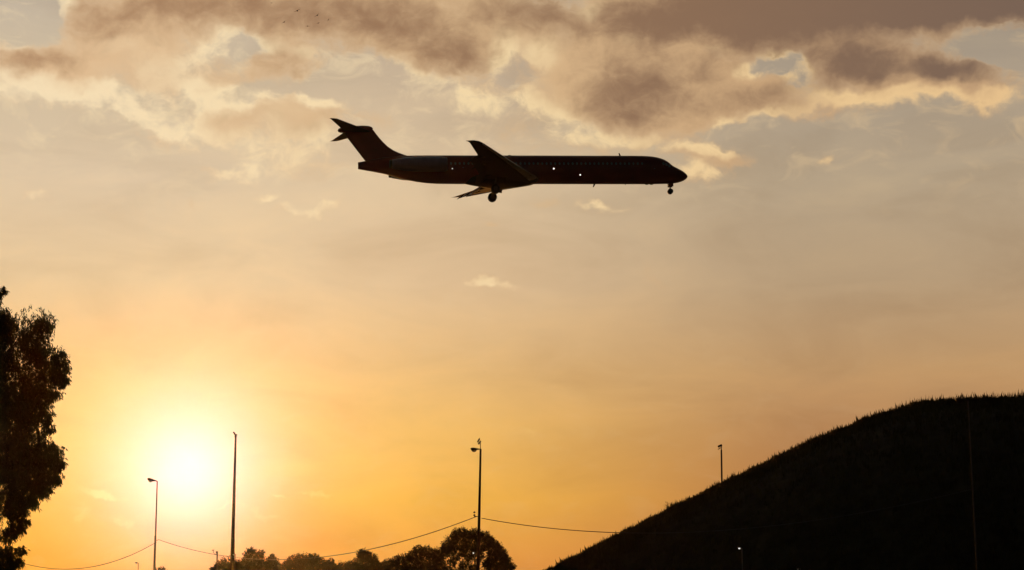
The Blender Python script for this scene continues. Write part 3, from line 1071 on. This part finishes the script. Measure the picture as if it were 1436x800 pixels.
lo_, hi_ = R(-6), R(8)
for _ in range(40):                                   # the pitch at which the cabin lies level in the view
    pit = (lo_ + hi_) / 2
    Mx = Matrix.Translation(ORIGIN) @ Euler((0, -pit, YAW), 'XYZ').to_matrix().to_4x4()
    if project(Mx @ Vector((15, 0, 0)))[1] > project(Mx @ Vector((-15, 0, 0)))[1] + 0.3:
        lo_ = pit
    else:
        hi_ = pit
plane.rotation_euler = (0, -pit, YAW)
PM = Matrix.Translation(ORIGIN) @ Euler((0, -pit, YAW), 'XYZ').to_matrix().to_4x4()
PI_ = PM.inverted()


def L(px, py, y=0.0):
    """point of the aeroplane's own plane y = const seen at a pixel"""
    o = PI_ @ EYE
    d = (PI_.to_3x3() @ ray(px, py))
    return o + d * ((y - o.y) / d.y)


def part(mb, name, mat, parent, smooth=True):
    return mb.build(name, mat, parent, smooth)


ST = [(502, 228, 237.6, .30), (503.5, 227.7, 237.9, .36), (512, 226.4, 239.3, .60), (524, 224, 241.3, .86), (536, 221.8, 243.6, 1.08), (549, 220.2, 246.6, 1.28), (560, 219.3, 249.8, 1.42), (572, 218.9, 252.9, 1.54),
      (584, 218.7, 255.2, 1.62), (598, 218.6, 257.0, 1.66), (612, 218.6, 257.9, 1.67), (640, 218.6, 258.2, 1.67), (700, 218.7, 258.2, 1.67), (760, 218.8, 258.2, 1.67), (820, 219.0, 258.3, 1.67), (880, 219.1, 258.4, 1.67), (900, 219.2, 258.4, 1.67),
      (908, 219.6, 258.4, 1.66), (914, 220.1, 258.3, 1.64), (920, 221.1, 258.2, 1.60), (926, 222.7, 258.1, 1.54), (931, 224.6, 258.0, 1.45), (935, 226.8, 257.9, 1.36), (938, 228.9, 257.8, 1.28), (941, 231.6, 257.6, 1.18), (943.5, 233.4, 257.4, 1.09), (947, 235.2, 257.0, .98),
      (951, 237.2, 256.2, .85), (955, 239.2, 255.0, .70), (958, 241.0, 253.8, .56), (960.5, 242.8, 252.4, .42), (962.5, 244.8, 250.8, .26), (963.7, 246.5, 249.3, .13), (964.1, 247.6, 248.2, .04)]
mb = MB()
rings = []
FST = []
for px, t, bt, hw in ST:
    a, c = L(px, t), L(px, bt)
    FST.append((a.x, (a.z + c.z) / 2, hw, (a.z - c.z) / 2))
    rings.append(ellipse_ring(a.x, (a.z + c.z) / 2, hw, (a.z - c.z) / 2, 40))
mb.loft(rings)
fus = part(mb, 'fuselage', M_RED, plane)
_sx = [q[0] for q in FST]


def skin(x, z, off=0.0):
    """point on the starboard skin"""
    zc, hw, hh = (np.interp(x, _sx, [q[i] for q in FST]) for i in (1, 2, 3))
    s = max(-0.98, min(0.98, (z - zc) / hh))
    return Vector((x, -hw * math.sqrt(1 - s * s) - off, z))


def skin_patch(x0, x1, z0, z1, off=0.012, n=6, corner=0.25):
    """panel lying on the starboard skin with its corners cut"""
    m = MB()
    cx, cz = (x0 + x1) / 2, (z0 + z1) / 2
    hx, hz = (x1 - x0) / 2, (z1 - z0) / 2
    e = min(hx, hz) * corner * 2
    grid = []
    for j in range(n + 1):
        z = cz + hz * (2 * j / n - 1)
        inset = max(0.0, e - (hz - abs(z - cz))) if e else 0
        row = [skin(cx + (hx - inset) * (2 * i / n - 1), z, off) for i in range(n + 1)]
        grid.append(row)
    back = [[skin(p.x, p.z, -0.03) for p in row] for row in grid]
    N = n + 1
    vs_ = [p for r in grid for p in r] + [p for r in back for p in r]
    fs_ = []
    for j in range(n):
        for i in range(n):
            q = j * N + i
            fs_.append((q, q + 1, q + N + 1, q + N))
    rim = [i for i in range(N)] + [j * N + n for j in range(1, N)] + [n * N + i for i in range(n - 1, -1, -1)] + [j * N for j in range(n - 1, 0, -1)]
    for a in range(len(rim)):
        p, q = rim[a], rim[(a + 1) % len(rim)]
        fs_.append((p, q, q + N * N, p + N * N))
    m.add(vs_, fs_)
    return m


# cabin windows: one mesh, copied along the cabin
xw = [L(625.5 + 6.05 * i, 233, 0).x for i in range(46)]
zw = L(735, 229.6, -1.6).z
wm = skin_patch(-0.13, 0.13, zw - 0.19, zw + 0.19, 0.012, 6, 0.4)
w0 = part(wm, 'window', M_GLASS, plane)
w0.location.x = xw[0]
for x in xw[1:]:
    c = w0.copy()
    COL.objects.link(c)
    c.parent = plane
    c.location.x = x

# flight deck glazing, doors
for k, (a, b2, t, bt) in enumerate(((928.5, 932.2, 227.2, 232.4), (932.8, 936.4, 228.4, 233.6), (936.9, 940.6, 230.6, 235.0))):
    p, q = L(a, t, -1.2), L(b2, bt, -1.2)
    part(skin_patch(p.x, q.x, q.z, p.z, 0.012, 5, 0.25), 'cockpit_window', M_GLASS, plane)
for a, b2, t, bt in ((913.5, 919.5, 230.5, 243), (647, 651, 231, 240)):
    p, q = L(a, t, -1.6), L(b2, bt, -1.6)
    d = part(skin_patch(p.x, q.x, q.z, p.z, 0.02, 6, 0.2), 'door', M_RED, plane)
    hm = skin_patch(q.x - 0.22, q.x - 0.06, (p.z + q.z) / 2 - 0.02, (p.z + q.z) / 2 + 0.03, 0.04, 2, 0)
    part(hm, 'door_handle', M_NAC, d)

# aerials and blisters
def blade(px, py0, py1, lean, chord):
    a, b2 = L(px, py0), L(px + lean, py1)
    m = MB()
    rr = []
    for t, c, th in ((0, chord, 0.05), (1, chord * 0.55, 0.025)):
        p = a.lerp(b2, t)
        rr.append([(p.x - c / 2, p.y, p.z), (p.x - c * 0.2, p.y - th, p.z), (p.x + c * 0.35, p.y - th, p.z), (p.x + c / 2, p.y, p.z), (p.x + c * 0.35, p.y + th, p.z), (p.x - c * 0.2, p.y + th, p.z)])
    m.loft(rr)
    return part(m, 'antenna', M_DARK, plane)


blade(869.8, 219.6, 215.0, -1.8, 0.24)
blade(834.0, 257.8, 262.6, -2.0, 0.26)
blade(877, 257.9, 259.6, 0, 0.15)
for px, py, l, r in ((714.5, 218.8, 0.26, 0.10), (907, 258.3, 0.3, 0.10), (913.5, 258.3, 0.3, 0.10)):
    c = L(px, py)
    m = MB()
    m.loft([ellipse_ring(c.x + l * t, c.z, r * s, r * s * 1.2, 12) for t, s in ((-1, .1), (-.7, .7), (0, 1), (.7, .7), (1, .1))])
    part(m, 'blister', M_DARK, plane)


def section(xle, xte, y, z, tc, inc=0.0, n=9):
    """aerofoil outline at one span station"""
    c = xle - xte
    up, dn = [], []
    for i in range(n + 1):
        t = (1 - math.cos(math.pi * i / n)) / 2
        th = 5 * tc * c * (0.2969 * math.sqrt(t) - 0.126 * t - 0.3516 * t * t + 0.2843 * t ** 3 - 0.1015 * t ** 4)
        x = xle - t * c
        dz = -inc * t * c
        up.append((x, y, z + th * 1.05 + dz))
        dn.append((x, y, z - th * 0.85 + dz))
    return up + dn[-2:0:-1]


def lerp_tab(tab, y):
    ys = [q[0] for q in tab]
    return [float(np.interp(y, ys, [q[i] for q in tab])) for i in range(1, len(tab[0]))]


WING = [  # span station, leading edge x, trailing edge x, z, thickness share
    (0.6, 1.95, -5.35, -1.35, 0.13), (1.6, 1.35, -5.30, -1.28, 0.13), (6.0, -1.12, -5.28, -0.92, 0.115), (11.8, -4.30, -6.80, -0.44, 0.105), (15.6, -6.36, -7.82, -0.13, 0.10), (16.2, -6.78, -8.08, -0.09, 0.09), (16.5, -7.3, -8.4, -0.07, 0.07)]
for side, who in ((-1, 'near'), (1, 'far')):
    m = MB()
    m.loft([section(a, t, side * y, z, tc, 0.035) for (y, a, t, z, tc) in WING])
    wing = part(m, 'wing', M_WING, plane)
    # bright leading edge slat
    m = MB()
    rr = []
    for y in (1.7, 4, 6, 8, 10, 12, 14, 15.4):
        a, t, z, tc = lerp_tab(WING, y)
        c = a - t
        s = section(a, t, side * y, z, tc, 0.035, 12)
        n_ = len(s)
        idx = [3, 2, 1, 0, n_ - 1, n_ - 2, n_ - 3]
        ctr = Vector(s[3]).lerp(Vector(s[n_ - 3]), 0.5)
        ring = []
        for i in idx:
            p = Vector(s[i])
            ring.append(p + (p - ctr).normalized() * 0.02 + Vector((0.10, 0, -0.05)))
        ring.append(ctr + Vector((0.10, 0, -0.05)))
        rr.append(ring)
    m.loft(rr)
    part(m, 'leading_edge_slat', M_BARE, wing)
    # two lowered flaps
    for y0, y1 in ((1.75, 5.85), (6.0, 11.4)):
        m = MB()
        rr = []
        for y in (y0, (y0 + y1) / 2, y1):
            a, t, z, tc = lerp_tab(WING, y)
            ch = 1.5 if y < 6 else 1.15
            zz = z - 0.035 * (a - t) - 0.10
            sec = section(0, -ch, side * y, 0, 0.12, 0, 7)
            rot = Matrix.Rotation(-R(34), 3, 'Y')
            rr.append([Vector((t + 0.12, 0, zz)) + rot @ Vector(p) for p in sec])
        m.loft(rr)
        part(m, 'flap', M_FLAP_LIGHT if side > 0 else M_WING, wing)  # far flap carries painted light, near flap keeps the wing colour
    for y in (3.6, 8.4, 11.0):
        a, t, z, tc = lerp_tab(WING, y)
        m = MB()
        m.loft([[(p[0], side * y + p[1], p[2]) for p in ellipse_ring(t + dx, z - 0.03 * (a - t) - 0.16 + dz, 0.10 * s, 0.14 * s, 10)] for dx, dz, s in ((1.0, 0.02, .15), (0.5, -0.02, .8), (-0.2, -0.12, 1), (-0.8, -0.42, .8), (-1.3, -0.75, .15))])
        part(m, 'flap_fairing', M_WING, wing)

# belly fairing where the wing passes under the cabin
m = MB()
rr = []
for px, dn, hw in ((752, 256.5, 0.3), (742, 258.8, 1.1), (725, 261.6, 1.7), (705, 263.4, 1.95), (690, 263.6, 1.95), (675, 261.4, 1.7), (660, 259.4, 1.2), (648, 257.4, 0.4)):
    c = L(px, dn)
    rr.append(ellipse_ring(c.x, c.z + 0.75, hw, 0.75, 20, 2.6))
m.loft(rr)
part(m, 'belly_fairing', M_WING, plane)

# fin
FIN = [(229, 582, 514.5), (222, 577, 508.7), (219, 572, 506.4), (217, 566, 504.9), (214.5, 559, 502.9), (211, 551.5, 500.2), (206, 544, 496.4), (200, 537.6, 491.8), (194, 532.2, 487.2), (188, 527.4, 484.5), (183, 523.8, 482.5), (179.5, 520, 484), (177.8, 514, 490)]
m = MB()
rr = []
for py, le, te in FIN:
    a, t = L(le, py), L(te, py)
    c = a.x - t.x
    tc = min(0.10, 0.42 / c)
    sec = section(a.x, t.x, 0, 0, tc, 0, 9)
    rr.append([(p[0], p[2] - 0.0, a.z) for p in sec])
m.loft(rr)
fin = part(m, 'tail_fin', M_RED, plane)
m = MB()
m.loft([ellipse_ring(L(px, py).x, L(px, py).z, r, r * 1.05, 16) for px, py, r in ((473.6, 183.4, .04), (474.6, 183.3, .2), (477.5, 183, .31), (484, 182.4, .38), (495, 181.8, .42), (508, 181.2, .42), (516, 180.9, .36), (521, 180.6, .2), (523, 180.6, .04))])
part(m, 'tail_bullet', M_RED, fin)
STAB = [(0.2, L(519, 185).x, L(483, 185).x, L(505, 185).z, 0.10), (5.6, L(476.0, 183).x, L(465.0, 183).x, L(470, 182.9).z, 0.09), (5.95, L(472.8, 183).x, L(463.4, 183).x, L(470, 182.7).z, 0.08), (6.12, L(468, 183).x, L(462.0, 183).x, L(470, 182.7).z, 0.06)]
for side in (-1, 1):
    m = MB()
    m.loft([section(a, t, side * y, z, tc, 0, 8) for (y, a, t, z, tc) in STAB])
    st = part(m, 'tailplane', M_WING, plane)

# engines on the tail
zc = L(590, 237.3).z
for side in (-1, 1):
    ex = lambda px: L(px, 237).x
    m = MB()
    prof = [(549, .50), (549.6, .56), (556, .66), (565, .80), (578, .90), (598, .95), (614, .95), (621, .91), (624, .86), (625, .80), (624.4, .75), (618, .72), (614, .70)]
    m.loft([[(q[0], q[1] + side * 2.8, q[2]) for q in ellipse_ring(ex(px), zc, r, r, 28)] for px, r in prof])
    eng = part(m, 'engine', M_NAC, plane)
    m = MB()
    m.loft([[(q[0], q[1] + side * 2.8, q[2]) for q in ellipse_ring(ex(px), zc, r, r, 24)] for px, r in ((624.9, .87), (625.3, .83), (625.4, .79), (624.9, .76))], cap=False)
    m.loft([[(q[0], q[1] + side * 2.8, q[2]) for q in ellipse_ring(ex(px), zc, r, r, 24)] for px, r in ((619, .24), (621, .18), (623, .02))])
    part(m, 'intake_ring', M_BARE, eng)
    m = MB()
    m.loft([[(q[0], q[1] + side * 2.8, q[2]) for q in ellipse_ring(ex(px), zc, r, r, 24)] for px, r in ((545.5, .44), (546, .50), (550, .53), (556, .60))])
    part(m, 'exhaust', M_DARK, eng)
    m = MB()
    m.loft([section(ex(618), ex(556), side * y, zc + 0.05, 0.06, 0, 6) for y in (1.2, 2.2)])
    part(m, 'pylon', M_WING, eng)


def wheel(c, r, w, parent, hub=0.5):
    m = MB()
    m.loft([[(c[0] + q[1], c[1] + dy * w, c[2] + q[2]) for q in ellipse_ring(0, 0, r * s, r * s, 22)] for dy, s in ((-.5, .6), (-.5, .84), (-.36, .97), (0, 1), (.36, .97), (.5, .84), (.5, .6))])
    o = part(m, 'wheel', M_TYRE, parent)
    m = MB()
    m.loft([[(c[0] + q[1], c[1] + dy * w, c[2] + q[2]) for q in ellipse_ring(0, 0, r * s, r * s, 16)] for dy, s in ((-.53, .3), (-.52, hub), (.52, hub), (.53, .3))])
    part(m, 'rim', M_HUB, o)
    return o


# main undercarriage
zm = (L(693, 271.4, 0)).z
xm = L(692.6, 271.4, 0).x
for side in (-1, 1):
    y = side * 2.54
    m = MB()
    m.tube([(xm + 0.25, y, -1.2), (xm + 0.08, y, -2.0), (xm, y, zm)], [0.17, 0.15, 0.12], 12)
    m.tube([(xm + 0.1, y, -2.0), (xm + 1.0, y - side * 0.5, -1.35)], 0.07, 8)
    m.tube([(xm, y - 0.4, zm), (xm, y + 0.4, zm)], 0.09, 10)
    leg = part(m, 'main_leg', M_DARK, plane)
    for dy in (-0.33, 0.33):
        wheel((xm, y + dy, zm), 0.57, 0.34, leg)
    m = MB()
    m.box((xm + 0.75, y + side * 0.35, -1.75), (1.15, 0.05, 1.05), Euler((0, 0.15, 0)))
    part(m, 'gear_door', M_WING, plane)

# nose undercarriage
xn, zn = L(940, 268.8).x, L(940, 268.8).z
m = MB()
m.tube([(xn - 0.05, 0, -1.6), (xn - 0.02, 0, -2.2), (xn, 0, zn)], [0.12, 0.10, 0.07], 10)
m.tube([(xn - 0.35, 0, -1.7), (xn - 0.04, 0, -2.25)], 0.05, 8)
m.tube([(xn, -0.22, zn), (xn, 0.22, zn)], 0.05, 8)
m.box((xn - 0.22, 0, zn - 0.2), (0.3, 0.3, 0.10), Euler((0, 0.5, 0)))
leg = part(m, 'nose_leg', M_DARK, plane)
for dy in (-0.2, 0.2):
    wheel((xn, dy, zn), 0.35, 0.2, leg)
for side in (-1, 1):
    m = MB()
    m.box((xn + 0.05, side * 0.36, -1.93), (0.62, 0.03, 0.42))
    part(m, 'gear_door', M_RED, plane)

# lit lamps along the cabin side
for px, py, r in ((634.4, 236.8, 0.075), (776.6, 236.8, 0.10), (814.0, 245.0, 0.09)):
    p = L(px, py, -1.64)
    s = skin(p.x, p.z)
    m = MB()
    m.loft([[(s.x + q[1], s.y + 0.02 - dy, s.z + q[2]) for q in ellipse_ring(0, 0, r * f, r * f, 14)] for dy, f in ((0, 1), (0.05, .9), (0.09, .5), (0.10, .1))])
    part(m, 'side_lamp', M_BEACON, plane)

# ------------------------------------------------------------------ birds
def bird(px, py, Y, span_px, roll, up, yaw, label, group='birds circling under the clouds'):
    """one skinned body with two bent wings"""
    k = Y / FOC
    s = span_px * k / 1.8                             # half span
    c = at(px, py, Y)
    b_ = s * 0.62
    V = [(0, 0, 0), (b_ * 0.45, 0, 0.02 * s), (b_ * 0.78, 0, 0.06 * s), (b_ * 0.98, 0, 0.05 * s), (b_ * 1.15, 0, 0.02 * s), (-b_ * 0.5, 0, 0.02 * s), (-b_ * 0.95, 0, 0.03 * s)]
    rad = [(.15, .13), (.13, .12), (.08, .08), (.085, .08), (.02, .02), (.09, .07), (.10, .02)]
    E = [(0, 1), (1, 2), (2, 3), (3, 4), (0, 5), (5, 6)]
    for sd in (-1, 1):
        n = len(V)
        u = up[0] if sd < 0 else up[1]
        V += [(b_ * 0.30, sd * s * 0.28, s * 0.28 * u * 1.2), (b_ * 0.30, sd * s * 0.58, s * (0.5 * u)), (-b_ * 0.02, sd * s * 0.98, s * 0.62 * u)]
        rad += [(.13, .04), (.12, .03), (.03, .012)]
        E += [(1, n), (n, n + 1), (n + 1, n + 2)]
    me = bpy.data.meshes.new('bird')
    me.from_pydata(V, E, [])
    o = bpy.data.objects.new('bird', me)
    COL.objects.link(o)
    sk = o.modifiers.new('skin', 'SKIN')
    if not me.skin_vertices:
        me.attributes.new('skin', 'FLOAT', 'POINT')
    for i, r in enumerate(rad):
        me.skin_vertices[0].data[i].radius = (r[0] * s, r[1] * s)
    me.skin_vertices[0].data[0].use_root = True
    sb = o.modifiers.new('sub', 'SUBSURF')
    sb.levels = sb.render_levels = 1
    dg = bpy.context.evaluated_depsgraph_get()
    new = bpy.data.meshes.new_from_object(o.evaluated_get(dg))
    bpy.data.objects.remove(o)
    o = link('bird', new, M_BIRD)
    o.location = c
    o.rotation_euler = Euler((roll, 0, yaw), 'XYZ')
    tag(o, label, 'bird', group)


FLOCK = [
    (380.5, 4.5, 240, 4.5, 0.2, (0.2, 0.3), 0.4, 'bird alone at the top edge, left of the rest of the flock'),
    (398.5, 31.5, 240, 7.5, 0.5, (0.0, 0.5), -1.4, 'lowest left bird of the flock, one wing lifted'),
    (417.0, 15.8, 240, 9.5, 0.3, (0.1, 0.5), -1.5, 'upper bird of the flock with the widest spread wings'),
    (431.5, 37.2, 240, 6.5, 0.0, (0.05, 0.05), -1.5, 'lowest bird of the flock, gliding with level wings'),
    (445.0, 22.0, 240, 8.5, 0.45, (0.0, 0.7), -1.3, 'bird with one wing hooked upward, between the widest bird and the rightmost one'),
    (446.5, 32.8, 240, 5.5, 0.5, (0.1, 0.2), -1.4, 'small bird directly below the one with the hooked wing'),
    (460.5, 28.3, 240, 6.0, 1.0, (0.1, 0.4), -1.3, 'rightmost bird of the flock, banking steeply'),
]
for q in FLOCK:
    bird(*q)
bird(680, 521.5, 240, 3.0, 0.2, (0.3, 0.3), -1.2, 'tiny lone bird speck in open sky above the twin-floodlight lamp', None)
bird(1040, 479, 240, 2.6, 0.2, (0.3, 0.3), -1.2, 'upper of two tiny bird specks above the floodlight pole on the hill', None)
bird(1046, 505, 240, 2.6, -0.2, (0.3, 0.3), -1.0, 'lower of two tiny bird specks above the floodlight pole on the hill', None)
